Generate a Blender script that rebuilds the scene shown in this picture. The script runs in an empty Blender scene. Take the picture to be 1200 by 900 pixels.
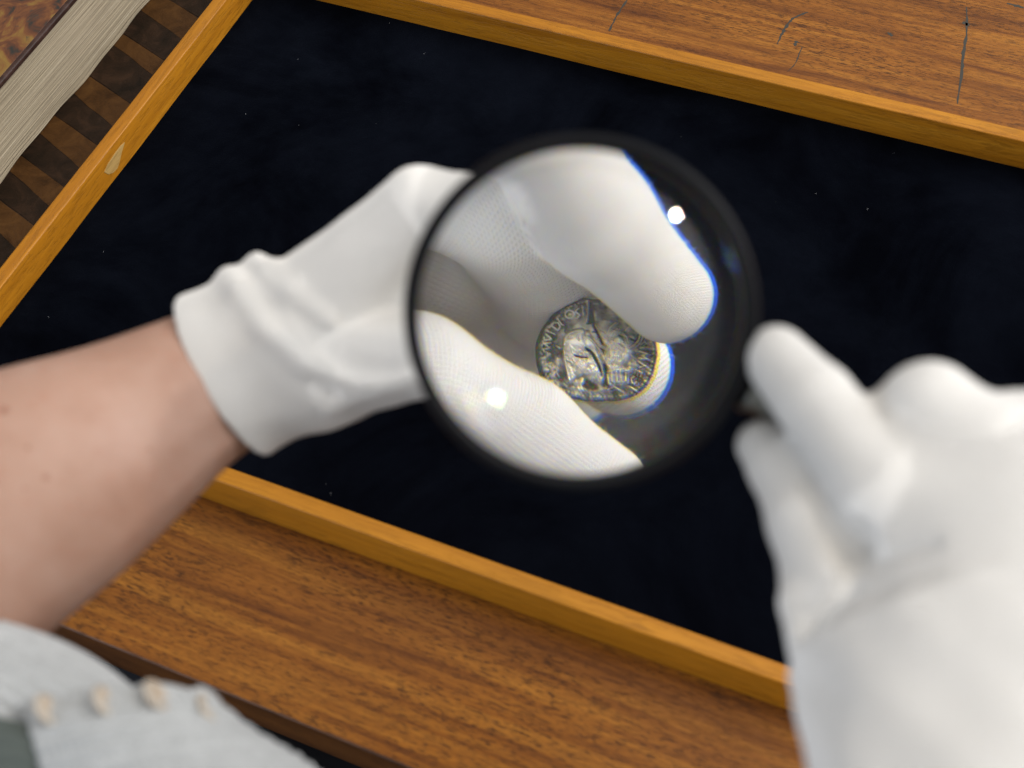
import bpy, bmesh, math, random
import numpy as np
from mathutils import Matrix, Vector

SC = bpy.context.scene
COL = SC.collection
MM = 0.001
random.seed(4)
RNG = np.random.default_rng(11)

# ------------------------------------------------------------------ camera
cam_data = bpy.data.cameras.new('camera')
cam = bpy.data.objects.new('camera', cam_data)
COL.objects.link(cam)
SC.camera = cam
cam_data.sensor_width = 36.0
cam_data.lens = 50.01
cam_data.clip_start = 0.01
cam_data.clip_end = 50.0
cam.matrix_world = Matrix(((0.91377343, -0.28645386, 0.28803177, 0.521757),
                           (0.39848860, 0.76980147, -0.49861060, -0.275716),
                           (-0.07889835, 0.57039449, 0.81757273, 0.636462),
                           (0, 0, 0, 1)))
cam_data.dof.use_dof = True
cam_data.dof.focus_distance = 0.93
cam_data.dof.aperture_fstop = 7.6
cam_data.dof.aperture_blades = 0

# ------------------------------------------------------------------ light
world = bpy.data.worlds.new('World')
SC.world = world
world.use_nodes = True
bg = world.node_tree.nodes['Background']
wt = world.node_tree
wc = wt.nodes.new('ShaderNodeTexCoord')
wd = wt.nodes.new('ShaderNodeVectorMath')        # a bright ceiling, lighter towards the window side, over dim walls
wd.operation = 'DOT_PRODUCT'
wd.inputs[1].default_value = (0.32, 0.28, 0.905)
wt.links.new(wc.outputs['Generated'], wd.inputs[0])
wr = wt.nodes.new('ShaderNodeValToRGB')
wr.color_ramp.interpolation = 'EASE'
wr.color_ramp.elements[0].position = 0.0
wr.color_ramp.elements[0].color = (0.115, 0.115, 0.12, 1)
wr.color_ramp.elements[1].position = 1.0
wr.color_ramp.elements[1].color = (1.0, 0.955, 0.895, 1)
we = wr.color_ramp.elements.new(0.55)
we.color = (0.20, 0.195, 0.19, 1)
wt.links.new(wd.outputs['Value'], wr.inputs[0])
wt.links.new(wr.outputs[0], bg.inputs['Color'])
bg.inputs['Strength'].default_value = 2.0

def area(name, loc, target, sx, sy, power, color, shape='RECTANGLE'):
    d = bpy.data.lights.new(name, 'AREA')
    d.shape = shape
    d.size = sx
    d.size_y = sy
    d.energy = power
    d.color = color
    o = bpy.data.objects.new(name, d)
    COL.objects.link(o)
    o.location = loc
    o.rotation_euler = (Vector(target) - Vector(loc)).to_track_quat('-Z', 'Y').to_euler()
    return o

area('window_light', (2.32, 1.55, 1.30), (0.4, 0.05, 0.15), 1.4, 2.0, 74.0, (0.93, 0.96, 1.0))
area('front_fill_light', (-0.9, -2.2, 0.75), (0.25, -0.05, 0.15), 1.2, 1.4, 32.0, (0.82, 0.90, 1.0))  # added cool fill from the front left, brightens the forearm's underside
area('spot_lamp', (1.722, 0.271, 1.809), (0.424, -0.067, 0.34), 0.08, 0.08, 7.5, (1.0, 0.86, 0.68), 'DISK')

SC.view_settings.view_transform = 'Standard'
SC.view_settings.look = 'None'
SC.view_settings.exposure = 0.0
SC.view_settings.gamma = 1.0
SC.cycles.use_denoising = True
SC.cycles.use_adaptive_sampling = False
SC.cycles.max_bounces = 14
SC.cycles.transmission_bounces = 12
SC.cycles.glossy_bounces = 6
SC.cycles.diffuse_bounces = 4
SC.cycles.caustics_refractive = True
SC.cycles.caustics_reflective = False
SC.cycles.sample_clamp_indirect = 800.0

# ------------------------------------------------------------------ measured places, millimetres
LEFT_GLOVE = {'index': [[338.01, -2.89, 280.48, 12.6], [384.91, 2.82, 291.21, 10.2], [395.9, 2.76, 264.87, 9.3], [405.64, 3.94, 247.81, 6.8]],
 'little': [[319.19, 3.72, 227.54, 11], [373.68, 4.85, 227.85, 8.6], [376.24, 11.13, 213.86, 7.6], [382.4, 9.6, 213.68, 6.8]],
 'middle': [[334.18, 5.05, 262.21, 12.5], [380.51, 2.47, 261.92, 10], [388.71, 5.21, 238.85, 8.2], [397.26, 2.76, 230.35, 6.7]],
 'palm_a': [[303.14, -42.82, 246.4, 20], [338.01, -2.89, 280.48, 12.6]],
 'palm_b': [[296.79, -43.69, 239.55, 20], [334.18, 5.05, 262.21, 12.5]],
 'palm_c': [[295.87, -46.38, 229.66, 20], [326.12, 6.24, 243.76, 12]],
 'palm_d': [[295.43, -47.41, 225.52, 19], [319.19, 3.72, 227.54, 11]],
 'palm_e': [[317.0, -50.6, 239.21, 19.5], [326.32, -16.63, 251.76, 14]],
 'ring': [[326.12, 6.24, 243.76, 12], [373.05, 4.36, 240.86, 9.6], [379.36, 9.62, 223.01, 8.8], [385.83, 8.56, 219.09, 7.6]],
 'thumb': [[317.0, -50.6, 239.21, 19.5], [353.6, -40.66, 251.95, 14.2], [376.72, -28.01, 251.22, 11.3], [391.84, -23.53, 238.9, 10.2],
           [403.66, -22.03, 230.11, 8.6]],
 'web': [[349.01, -35.94, 251.56, 9], [345.63, -13.72, 256.51, 8]],
 'web2': [[321.55, -25.47, 238.26, 13], [368.37, 5.72, 231.07, 9], [373.31, 14.35, 216.17, 8]],
 'web3': [[322.17, -29.41, 230.74, 13], [369.34, 5.12, 222.38, 9]]}
LEFT_CUFF = {'across': [45.73, -26.74, -32.42], 'axis': [[284.33, -64.73, 237.21, 0], [303.13, -44.19, 243.12, 0]]}
LEFT_FOLDS = [[[276.01, -37.23, 256.92, 3.0], [289.09, -46.42, 263.83, 2.5], [303.28, -55.94, 262.81, 2.4], [319.96, -62.11, 259.28, 2.2],
  [335.91, -63.26, 255.41, 1.8], [350.72, -58.18, 254.51, 1.0]],
 [[283.15, -29.02, 259.41, 3.2], [295.64, -35.49, 264.52, 2.4], [308.62, -41.31, 266.18, 2.2], [322.42, -46.36, 264.36, 1.0]],
 [[327.37, -64.17, 243.18, 1.2], [344.44, -59.06, 252.52, 1.6], [354.66, -52.68, 256.48, 1.2]]]
RIGHT_GLOVE = {'index': [[475.9, -57.51, 330.69, 8.6], [489.5, -68.09, 331.68, 10.0], [513.18, -85.4, 327.45, 12.6], [537.66, -88.61, 322.99, 17]],
 'little': [[531.31, -65.27, 278.31, 8], [543.19, -57.04, 291.37, 9], [560.52, -52.8, 308.64, 10.5], [571.81, -70.4, 309.83, 13]],
 'middle': [[500.5, -67.96, 300.97, 8.5], [503.0, -64.49, 314.44, 9.5], [516.28, -61.61, 333.53, 11.8], [541.96, -72.85, 324.97, 17]],
 'palm_a': [[536.49, -89.42, 319.24, 18], [547.67, -116.43, 314.72, 30]],
 'palm_b': [[542.68, -73.32, 321.99, 17], [549.34, -111.67, 310.92, 30]],
 'palm_c': [[558.57, -69.09, 316.52, 16], [554.93, -109.24, 310.44, 30]],
 'palm_d': [[572.85, -70.31, 305.85, 14], [559.46, -108.2, 307.03, 28]],
 'ring': [[515.68, -66.32, 289.29, 8.5], [523.64, -60.13, 302.49, 9.5], [539.79, -55.1, 321.88, 12], [558.36, -70.26, 318.33, 16]],
 'thumb': [[478.04, -72.26, 311.15, 7.0], [485.11, -77.91, 312.56, 8.6], [497.42, -91.84, 314.4, 11.2], [514.02, -112.84, 310.43, 14.5],
           [535.7, -128.5, 307.92, 22]],
 'web': [[525.79, -120.24, 304.21, 14], [531.63, -92.07, 302.21, 12]],
 'web2': [[508.96, -81.21, 309.48, 6], [524.11, -90.41, 298.54, 10], [533.47, -89.53, 312.89, 12]]}
RIGHT_CUFF = {'across': [53.85, 39.47, 5.1], 'axis': [[564.36, -183.25, 329.25, 0], [538.37, -121.37, 319.88, 0]]}
RIGHT_FOLDS = [[[500.57, -97.79, 307.22, 1.6], [505.65, -113.11, 313.21, 2.4], [512.41, -125.95, 315.23, 2]]]
RIGHT_GROOVES = [[[507.98, -99.41, 318.3, 2.6], [511.04, -103.62, 317.1, 5.6], [513.13, -106.84, 314.4, 2.6]],
 [[487.98, -75.16, 327.9, 1.0], [496.59, -85.49, 325.91, 1.6], [504.64, -94.63, 322.39, 2.2], [510.32, -101.68, 318.54, 3.0]],
 [[512.56, -107.33, 316.75, 2.0], [516.91, -114.79, 315.55, 1.6], [518.24, -127.06, 312.5, 1.2], [517.11, -139.32, 307.86, 1.0]],
 [[520.71, -108.03, 317.11, 1.0], [527.56, -106.64, 324.11, 1.5], [536.36, -103.88, 327.59, 0.8]]]
LEFT_GROOVES = []
FOREARM = [[292.03, -54.46, 238.32, 25.5], [282.94, -66.14, 236.84, 26.5], [274.38, -81.07, 238.1, 29], [263.96, -101.2, 239.27, 34.3],
 [253.1, -124.98, 243.27, 40.5], [237.37, -151.69, 244.76, 46], [222.41, -180.85, 243.25, 48]]
FOREARM_ACROSS = [38.43, -25.37, -29.01]
MOLES = [[258.63, -125.44, 292.42, 1.25], [277.54, -136.88, 281.22, 0.85], [265.02, -143.73, 281.46, 0.8], [271.65, -143.14, 279.48, 0.5],
 [301.61, -116.43, 272.99, 0.5], [261.18, -129.81, 279.07, 0.55]]
SLEEVE = [[262.29, -211.49, 238.65, 36], [298.0, -213.64, 229.65, 38.5], [329.31, -220.14, 219.55, 40], [367.28, -226.19, 209.82, 44],
 [411.82, -219.57, 207.95, 52]]
FLAP = [[[304.96, -200.04, 264.85], [318.04, -193.45, 266.7], [328.99, -186.09, 266.11], [339.87, -180.27, 262.16], [347.53, -175.44, 256.29],
  [352.36, -177.51, 244.77]],
 [[311.43, -204.44, 267.22], [324.75, -197.75, 269.05], [336.83, -190.58, 267.95], [347.93, -184.3, 261.75], [356.71, -179.56, 251.76],
  [367.71, -177.94, 240.32]],
 [[317.74, -209.68, 266.7], [332.47, -202.75, 269.4], [345.68, -195.75, 267.79], [358.27, -189.51, 262.27], [369.29, -184.17, 250.64],
  [380.66, -179.26, 238.62]],
 [[326.15, -218.05, 263.52], [342.17, -211.12, 265.77], [357.02, -204.65, 264.49], [371.05, -198.47, 259.65], [385.34, -192.51, 248.46],
  [401.74, -185.45, 232.31]],
 [[338.2, -228.1, 255.59], [354.39, -222.03, 257.26], [371.28, -214.67, 255.8], [387.45, -207.67, 250.7], [402.73, -200.52, 239.9],
  [421.0, -194.17, 222.65]]]
LINING = [[[288.95, -210.84, 270.02], [298.39, -207.57, 269.91], [307.13, -205.05, 267.14], [312.27, -203.69, 264.94]],
 [[293.01, -217.55, 268.16], [302.94, -214.44, 269.01], [312.93, -210.93, 267.63], [318.87, -208.4, 264.63]],
 [[300.95, -227.94, 262.7], [310.65, -224.44, 263.86], [321.7, -220.67, 262.27], [329.2, -217.4, 261.62]]]
BUTTONS = [[314.79, -199.98, 269.98], [328.9, -191.7, 270.06], [339.83, -183.94, 267.27], [351.33, -178.79, 256.58]]
BUTTON_NORMAL = [0.6028, 0.6798, 0.4178]
LENS = {'K': -1.7, 'R1': 120.0, 'R2': 215.0, 'T1': 8.885, 'T2': 5.47, 'axis': [0.38182, -0.51393, 0.76818], 'c': [424.64, -67.28, 339.12], 'r': 44.0}
HANDLE = [[423.9, -66.6, 339.8, 0], [476.97, -65.0, 323.3, 0], [530.54, -59.16, 300.65, 0]]
COIN = {'c': [397.76, -4.61, 242.1], 'mm': 0.02451, 'x': [0.88426, 0.44493, -0.14185], 'y': [0.26885, -0.73345, -0.62432]}
SCRATCHES = [[[454.92, 496.8, -7.1], [460.63, 472.8, -7.1], [463.07, 453.42, -7.1], [466.27, 435.57, -7.1], [470.4, 407.35, -7.1]],
 [[359.42, 460.03, -7.1], [352.19, 451.48, -7.1], [350.23, 444.72, -7.1], [349.52, 434.08, -7.1], [349.85, 423.91, -7.1]],
 [[360.8, 430.98, -7.1], [360.68, 425.83, -7.1]], [[241.89, 433.84, -7.1], [240.82, 419.08, -7.1], [241.51, 401.6, -7.1]],
 [[455.82, 481.47, -7.1], [460.65, 479.64, -7.1]], [[478.31, 508.0, -7.1], [489.43, 507.3, -7.1]], [[413.2, 457.01, -7.1], [417.12, 454.9, -7.1]],
 [[365.56, 426.61, -7.1], [366.12, 410.0, -7.1], [363.63, 401.69, -7.1]]]


# ------------------------------------------------------------------ helpers
def link(name, me, mat, parent=None):
    o = bpy.data.objects.new(name, me)
    COL.objects.link(o)
    if mat is not None and len(me.materials) == 0:
        me.materials.append(mat)
    if parent is not None:
        o.parent = parent
    return o

def thing(name, label, cat, group=None, loc=(0, 0, 0)):
    o = bpy.data.objects.new(name, None)
    COL.objects.link(o)
    o.location = loc
    o.empty_display_size = 0.02
    o['label'] = label
    o['category'] = cat
    if group:
        o['group'] = group
    return o

def mesh_np(name, V, Fc, smooth=True):
    me = bpy.data.meshes.new(name)
    V = np.asarray(V, np.float32)
    Fc = np.asarray(Fc, np.int32)
    n, k = Fc.shape
    me.vertices.add(len(V))
    me.vertices.foreach_set('co', V.ravel())
    me.loops.add(n * k)
    me.loops.foreach_set('vertex_index', Fc.ravel())
    me.polygons.add(n)
    me.polygons.foreach_set('loop_start', np.arange(0, n * k, k, dtype=np.int32))
    me.update(calc_edges=True)
    me.validate()
    if smooth:
        me.polygons.foreach_set('use_smooth', np.ones(len(me.polygons), bool))
    return me

def add_attr(me, name, arr):
    a = me.attributes.new(name, 'FLOAT_VECTOR', 'POINT')
    a.data.foreach_set('vector', np.asarray(arr, np.float32).ravel())

def add_float(me, name, arr):
    a = me.attributes.new(name, 'FLOAT', 'POINT')
    a.data.foreach_set('value', np.asarray(arr, np.float32).ravel())

def box_mesh(name, lo, hi, bevel=0.0, seg=2, smooth=False, cut=None):
    """box in millimetres, bevelled"""
    bm = bmesh.new()
    bmesh.ops.create_cube(bm, size=1.0)
    for v in bm.verts:
        for i in range(3):
            v.co[i] = (lo[i] + (v.co[i] + .5) * (hi[i] - lo[i])) * MM
    if bevel:
        bmesh.ops.bevel(bm, geom=bm.edges[:], offset=bevel * MM, segments=seg, profile=0.6, affect='EDGES')
    me = bpy.data.meshes.new(name)
    bm.to_mesh(me)
    bm.free()
    if smooth:
        for p in me.polygons:
            p.use_smooth = True
    return me

class Nodes:
    def __init__(self, name):
        self.m = bpy.data.materials.new(name)
        self.m.use_nodes = True
        self.t = self.m.node_tree
        self.b = self.t.nodes['Principled BSDF']
        self.out = self.t.nodes['Material Output']
    def n(self, typ, **kw):
        nd = self.t.nodes.new(typ)
        for k, v in kw.items():
            setattr(nd, k, v)
        return nd
    def put(self, sock, val):
        if hasattr(val, 'is_output'):
            self.t.links.new(val, sock)
        else:
            sock.default_value = val
    def math(self, op, a, b=None, c=None, clamp=False):
        nd = self.n('ShaderNodeMath', operation=op, use_clamp=clamp)
        for i, v in enumerate((a, b, c)):
            if v is not None:
                self.put(nd.inputs[i], v)
        return nd.outputs[0]
    def coord(self, which='Object'):
        return self.n('ShaderNodeTexCoord').outputs[which]
    def mapping(self, vec, scale=(1, 1, 1), loc=(0, 0, 0), rot=(0, 0, 0)):
        nd = self.n('ShaderNodeMapping')
        self.put(nd.inputs['Vector'], vec)
        nd.inputs['Scale'].default_value = scale
        nd.inputs['Location'].default_value = loc
        nd.inputs['Rotation'].default_value = rot
        return nd.outputs[0]
    def noise(self, vec, scale=1.0, detail=4.0, rough=0.55, dist=0.0):
        nd = self.n('ShaderNodeTexNoise')
        self.put(nd.inputs['Vector'], vec)
        nd.inputs['Scale'].default_value = scale
        nd.inputs['Detail'].default_value = detail
        nd.inputs['Roughness'].default_value = rough
        nd.inputs['Distortion'].default_value = dist
        return nd.outputs['Fac']
    def ramp(self, fac, stops):
        nd = self.n('ShaderNodeValToRGB')
        self.put(nd.inputs[0], fac)
        e = nd.color_ramp.elements
        while len(e) < len(stops):
            e.new(0.5)
        for i, (p, c) in enumerate(stops):
            e[i].position = p
            e[i].color = (c, c, c, 1) if isinstance(c, (int, float)) else tuple(c) + (1,)
        return nd.outputs[0]
    def mix(self, fac, a, b, blend='MIX'):
        nd = self.n('ShaderNodeMix', data_type='RGBA', blend_type=blend)
        self.put(nd.inputs['Factor'], fac)
        self.put(nd.inputs[6], a if hasattr(a, 'is_output') else tuple(a) + (1,))
        self.put(nd.inputs[7], b if hasattr(b, 'is_output') else tuple(b) + (1,))
        return nd.outputs[2]
    def bump(self, height, strength=0.5, dist=0.001, normal=None):
        nd = self.n('ShaderNodeBump')
        self.put(nd.inputs['Height'], height)
        nd.inputs['Strength'].default_value = strength
        nd.inputs['Distance'].default_value = dist
        if normal is not None:
            self.put(nd.inputs['Normal'], normal)
        return nd.outputs[0]
    def set(self, **kw):
        names = dict(color='Base Color', rough='Roughness', metal='Metallic', normal='Normal', spec='Specular IOR Level',
                     sheen='Sheen Weight', sheen_rough='Sheen Roughness', sheen_tint='Sheen Tint', sss='Subsurface Weight',
                     sss_radius='Subsurface Radius', sss_scale='Subsurface Scale', coat='Coat Weight', coat_rough='Coat Roughness')
        for k, v in kw.items():
            s = self.b.inputs[names[k]]
            if isinstance(v, tuple) and len(v) == 3 and len(s.default_value) == 4:
                v = v + (1,)
            self.put(s, v)
        return self.m

def wood(name, dark, mid, light, grain='X', pores=0.75, rough=0.42, tight=1.0, coat=0.08, wear=0.0):
    N = Nodes(name)
    co = N.coord()
    rot = (0, 0, 0) if grain == 'X' else (0, 0, math.radians(90))
    co = N.mapping(co, rot=rot)
    wob = N.noise(N.mapping(co, (6, 14, 14)), 1.0, 2.0)
    band = N.noise(N.mapping(co, (3.0 * tight, 62 * tight, 62 * tight)), 1.0, 5.0, 0.62, 0.6)
    fib = N.noise(N.mapping(co, (30 * tight, 900 * tight, 900 * tight)), 1.0, 3.0, 0.6)
    por = N.noise(N.mapping(co, (85 * tight, 620 * tight, 620 * tight)), 1.0, 3.0, 0.65, 0.3)
    porm = N.ramp(por, [(0.40, 1.0), (0.49, 0.0)])
    blot = N.noise(N.mapping(co, (9, 22, 22)), 1.0, 4.0, 0.6)
    base = N.ramp(band, [(0.30, dark), (0.48, mid), (0.68, light)])
    base = N.mix(N.math('MULTIPLY', N.ramp(fib, [(0.35, 1.0), (0.62, 0.0)]), 0.45), base, dark)
    patchy = N.ramp(N.noise(N.mapping(co, (7, 30, 30), (3, 1, 0)), 1.0, 3.0, 0.6), [(0.35, 0.25), (0.62, 1.0)])
    base = N.mix(N.math('MULTIPLY', N.math('MULTIPLY', porm, pores), patchy), base, tuple(c * 0.30 for c in dark))
    base = N.mix(N.ramp(blot, [(0.42, 0.0), (0.75, 0.42)]), base, tuple(c * 0.62 for c in mid))
    if wear:
        w = N.noise(N.mapping(co, (40, 120, 120)), 1.0, 5.0, 0.7)
        base = N.mix(N.ramp(w, [(0.60, 0.0), (0.70, wear)]), base, tuple(c * 0.22 for c in dark))
    h = N.math('SUBTRACT', N.math('MULTIPLY', fib, 0.4), porm)
    r = N.math('MULTIPLY_ADD', wob, 0.16, rough - 0.08)
    return N.set(color=base, rough=r, normal=N.bump(h, 0.35, 0.0004), coat=coat, coat_rough=0.3, spec=0.2)

M = {}
M['table'] = wood('table_oak', (0.094, 0.026, 0.0025), (0.235, 0.080, 0.0075), (0.36, 0.142, 0.016), tight=2.1, wear=0.6, pores=0.9)
M['table_dark_shade'] = wood('dark_oak_front_shade', (0.05, 0.018, 0.005), (0.10, 0.036, 0.009), (0.16, 0.06, 0.014))  # dark oak for apron and legs; paints shade on the top's front face
M['rail'] = wood('rail_oak', (0.27, 0.098, 0.0055), (0.41, 0.163, 0.0095), (0.49, 0.212, 0.016), pores=0.35, tight=0.8, rough=0.40)
M['rail_y'] = wood('rail_oak_side', (0.27, 0.098, 0.0055), (0.41, 0.163, 0.0095), (0.49, 0.212, 0.016), grain='Y', pores=0.35, tight=0.8, rough=0.40)
M['plug'] = wood('pale_wood_filler', (0.28, 0.16, 0.05), (0.45, 0.29, 0.10), (0.55, 0.38, 0.16), grain='Y', pores=0.2)

def velvet():
    N = Nodes('navy_velvet')
    co = N.coord()
    a = N.noise(co, 9.0, 5.0, 0.62, 0.8)
    b = N.noise(co, 1500.0, 2.0)
    c = N.noise(co, 45.0, 4.0, 0.6)
    col = N.ramp(a, [(0.35, (0.0010, 0.0012, 0.0022)), (0.7, (0.0022, 0.0028, 0.0052))])
    sh = N.ramp(N.math('MULTIPLY_ADD', c, 0.4, N.math('MULTIPLY', a, 0.7)), [(0.42, 0.0), (0.72, 0.085)])
    return N.set(color=col, rough=1.0, spec=0.0, sheen=sh, sheen_rough=0.45, sheen_tint=(0.34, 0.44, 0.66),
                 normal=N.bump(N.math('MULTIPLY_ADD', b, 0.5, N.math('MULTIPLY', c, 1.2)), 0.6, 0.0015))
M['velvet'] = velvet()

def plain(name, col, rough=0.6, metal=0.0, var=0.15, scale=120.0, bump=0.2, spec=0.5, **kw):
    N = Nodes(name)
    co = N.coord()
    n = N.noise(co, scale, 4.0, 0.6)
    c = N.mix(n, tuple(x * (1 - var) for x in col), tuple(min(1, x * (1 + var)) for x in col))
    return N.set(color=c, rough=rough, metal=metal, spec=spec, normal=N.bump(n, bump, 0.0003), **kw)

M['scratch'] = plain('old_scratch', (0.030, 0.028, 0.022), 0.8)
M['lint'] = plain('lint', (0.55, 0.56, 0.60), 0.9)
M['black_rim'] = plain('black_rim', (0.006, 0.0065, 0.008), 0.34, 0.0, bump=0.05, spec=0.08)
M['steel'] = plain('worn_nickel', (0.30, 0.31, 0.29), 0.34, 1.0, bump=0.1)
M['handle'] = plain('black_handle', (0.012, 0.012, 0.013), 0.33, bump=0.05)
M['floor'] = plain('dark_floor', (0.012, 0.010, 0.009), 0.7)
M['denim'] = plain('dark_navy_cloth', (0.006, 0.007, 0.012), 0.95, scale=900, bump=0.7)
M['lining'] = plain('grey_green_lining', (0.07, 0.085, 0.08), 0.95, scale=500, bump=0.5)

def knit(name, pitch_u, pitch_v, col, strength, soft=0.10, tone_scale=38.0, tone_low=0.94):
    N = Nodes(name)
    at = N.n('ShaderNodeAttribute', attribute_name='knit').outputs['Vector']
    sep = N.n('ShaderNodeSeparateXYZ')
    N.put(sep.inputs[0], at)
    jit = N.noise(N.coord(), 260.0, 2.0)
    U = N.math('MULTIPLY_ADD', jit, 0.5, N.math('DIVIDE', sep.outputs[1], pitch_u))
    V = N.math('MULTIPLY_ADD', jit, 0.6, N.math('DIVIDE', sep.outputs[0], pitch_v))
    tri = N.math('ABSOLUTE', N.math('MULTIPLY_ADD', N.math('FRACT', U), 2.0, -1.0))       # 0 at wale centre, 1 in the gap
    body = N.math('SUBTRACT', 1.0, N.math('POWER', tri, 2.2))
    ph = N.math('MULTIPLY', N.math('MULTIPLY_ADD', tri, 0.45, V), 2 * math.pi)
    st = N.math('MULTIPLY_ADD', N.math('SINE', ph), 0.5, 0.5)
    h = N.math('MULTIPLY', N.math('MULTIPLY_ADD', st, 0.75, 0.25), N.math('MULTIPLY_ADD', body, 0.7, 0.3))
    h = N.math('MULTIPLY', N.math('SUBTRACT', h, 0.47), sep.outputs[2])
    fuzz = N.noise(N.coord(), 2600.0, 3.0, 0.7)
    h = N.math('MULTIPLY_ADD', fuzz, 0.35, h)
    crumple = N.noise(N.coord(), 70.0, 3.0, 0.5)
    nb = N.bump(crumple, 0.12, 0.004)
    nb = N.bump(h, strength, 0.00045, nb)
    tone = N.noise(N.coord(), tone_scale, 3.0, 0.7)
    c = N.mix(tone, tuple(x * tone_low for x in col), col)
    return N.set(color=c, rough=0.92, spec=0.12, sheen=0.05, sheen_rough=0.6, normal=nb,
                 sss=soft, sss_radius=(1.0, 0.95, 0.88), sss_scale=0.002)
M['glove'] = knit('white_cotton_knit', 0.80, 0.62, (0.83, 0.815, 0.79), 1.0)
M['sleeve'] = knit('grey_knit', 3.2, 2.6, (0.48, 0.50, 0.515), 1.0, tone_scale=210.0, tone_low=0.62)
M['fuzz'] = plain('cotton_fibre', (0.82, 0.80, 0.76), 0.9, bump=0)

def button_mat():
    N = Nodes('pearly_button')
    n = N.noise(N.coord(), 220.0, 4.0, 0.6, 1.0)
    c = N.ramp(n, [(0.35, (0.36, 0.26, 0.18)), (0.5, (0.42, 0.36, 0.29)), (0.66, (0.46, 0.44, 0.40))])
    return N.set(color=c, rough=0.28, coat=0.4)
M['button'] = button_mat()

def skin(moles):
    N = Nodes('skin')
    co = N.coord()
    a = N.noise(co, 28.0, 5.0, 0.65)
    b = N.noise(co, 190.0, 4.0, 0.6)
    c = N.ramp(a, [(0.32, (0.309, 0.1712, 0.121)), (0.5, (0.3591, 0.213, 0.1572)), (0.7, (0.3925, 0.2464, 0.1901))])
    c = N.mix(N.ramp(b, [(0.55, 0.0), (0.75, 0.35)]), c, (0.34, 0.15, 0.095))
    for (x, y, z), r in moles:
        dn = N.n('ShaderNodeVectorMath', operation='DISTANCE')
        N.put(dn.inputs[0], co)
        dn.inputs[1].default_value = (x * MM, y * MM, z * MM)
        f = N.ramp(N.math('DIVIDE', dn.outputs['Value'], r * MM * 2.0), [(0.25, 0.75), (0.9, 0.0)])
        c = N.mix(f, c, (0.22, 0.085, 0.05))
    por = N.n('ShaderNodeTexVoronoi')
    N.put(por.inputs['Vector'], co)
    por.inputs['Scale'].default_value = 1100.0
    h = N.math('MULTIPLY_ADD', por.outputs['Distance'], 0.5, b)
    return N.set(color=c, rough=0.48, spec=0.4, sss=0.18, sss_radius=(1.0, 0.35, 0.2), sss_scale=0.005,
                 normal=N.bump(h, 0.25, 0.0006))

def glass(name, lobes):
    """clear crown glass; several indices where the colours part a little"""
    N = Nodes(name)
    t = N.t
    t.nodes.remove(N.b)
    prev = None
    for col, ior in lobes:
        g = N.n('ShaderNodeBsdfGlass')
        g.inputs['Color'].default_value = tuple(0.985 * c for c in col) + (1,)
        g.inputs['Roughness'].default_value = 0.0
        g.inputs['IOR'].default_value = ior
        if prev is None:
            prev = g.outputs[0]
        else:
            a = N.n('ShaderNodeAddShader')
            t.links.new(prev, a.inputs[0])
            t.links.new(g.outputs[0], a.inputs[1])
            prev = a.outputs[0]
    t.links.new(prev, N.out.inputs['Surface'])
    return N.m
M['glass_front'] = glass('lens_glass_front', (((.72, .15, 0), 1.4935), ((.28, .75, .12), 1.4985), ((0, .10, .88), 1.513)))
M['glass_back'] = glass('lens_glass_back', (((1, 1, 1), 1.50),))

# ------------------------------------------------------------------ floor and table
me = mesh_np('floor', [(-3, -3, -0.78), (4, -3, -0.78), (4, 4, -0.78), (-3, 4, -0.78)], [(0, 1, 2, 3)], False)
fl = link('floor', me, M['floor'])
fl['kind'] = 'structure'

TZ = -7.1
table = thing('table', 'worn brown oak table with dark scratches, the framed velvet tray lying on it', 'table', loc=(0.3, 0.3, -0.78))
def under(parent, o):
    o.parent = parent
    o.matrix_parent_inverse = parent.matrix_world.inverted() if False else Matrix.Translation(-Vector(parent.location))
    return o
top = under(table, link('table_top', box_mesh('table_top', (-700, -101.2, TZ - 32), (1300, 900, TZ), 2.2, 3, True), M['table']))
under(table, link('apron', box_mesh('apron', (-640, -76, TZ - 130), (1240, 840, TZ - 33), 1.0), M['table_dark_shade']))
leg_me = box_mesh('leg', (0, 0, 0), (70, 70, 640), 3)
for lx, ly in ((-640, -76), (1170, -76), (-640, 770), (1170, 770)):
    o = under(table, link('leg', leg_me, M['table_dark_shade']))
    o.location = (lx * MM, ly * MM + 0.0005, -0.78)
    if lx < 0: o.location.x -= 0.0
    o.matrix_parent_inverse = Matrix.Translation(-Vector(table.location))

top.data.materials.append(M['table_dark_shade'])
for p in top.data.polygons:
    if p.normal.y < -0.6: p.material_index = 1  # front face shade is put into the colour with the darker oak

def ribbon(name, pts, w, z, mat, parent):
    V, Fc = [], []
    P = []
    for (a, b) in zip(pts[:-1], pts[1:]):
        for k in range(6):
            P.append(Vector(a).lerp(Vector(b), k / 6))
    P.append(Vector(pts[-1]))
    for i, p in enumerate(P):
        d = (P[min(i + 1, len(P) - 1)] - P[max(i - 1, 0)])
        n = Vector((-d.y, d.x, 0)).normalized()
        ww = w * (0.35 + 0.9 * random.random()) * (0.5 + 0.5 * math.sin(math.pi * (i + .4) / len(P)))
        p = p + n * random.uniform(-.25, .25)
        V += [((p + n * ww).x * MM, (p + n * ww).y * MM, z * MM), ((p - n * ww).x * MM, (p - n * ww).y * MM, z * MM)]
    for i in range(len(P) - 1):
        Fc.append((2 * i, 2 * i + 1, 2 * i + 3, 2 * i + 2))
    return under(parent, link(name, mesh_np(name, V, Fc, False), mat))
for sc, w in zip(SCRATCHES, (1.0, 1.1, 1.7, 1.0, 1.5, 1.0, 1.2, 0.4)):
    o = ribbon('scratch', sc, w, TZ + 0.06, M['scratch'], table)
    o.parent = top
    o.matrix_parent_inverse = Matrix.Identity(4)

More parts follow.
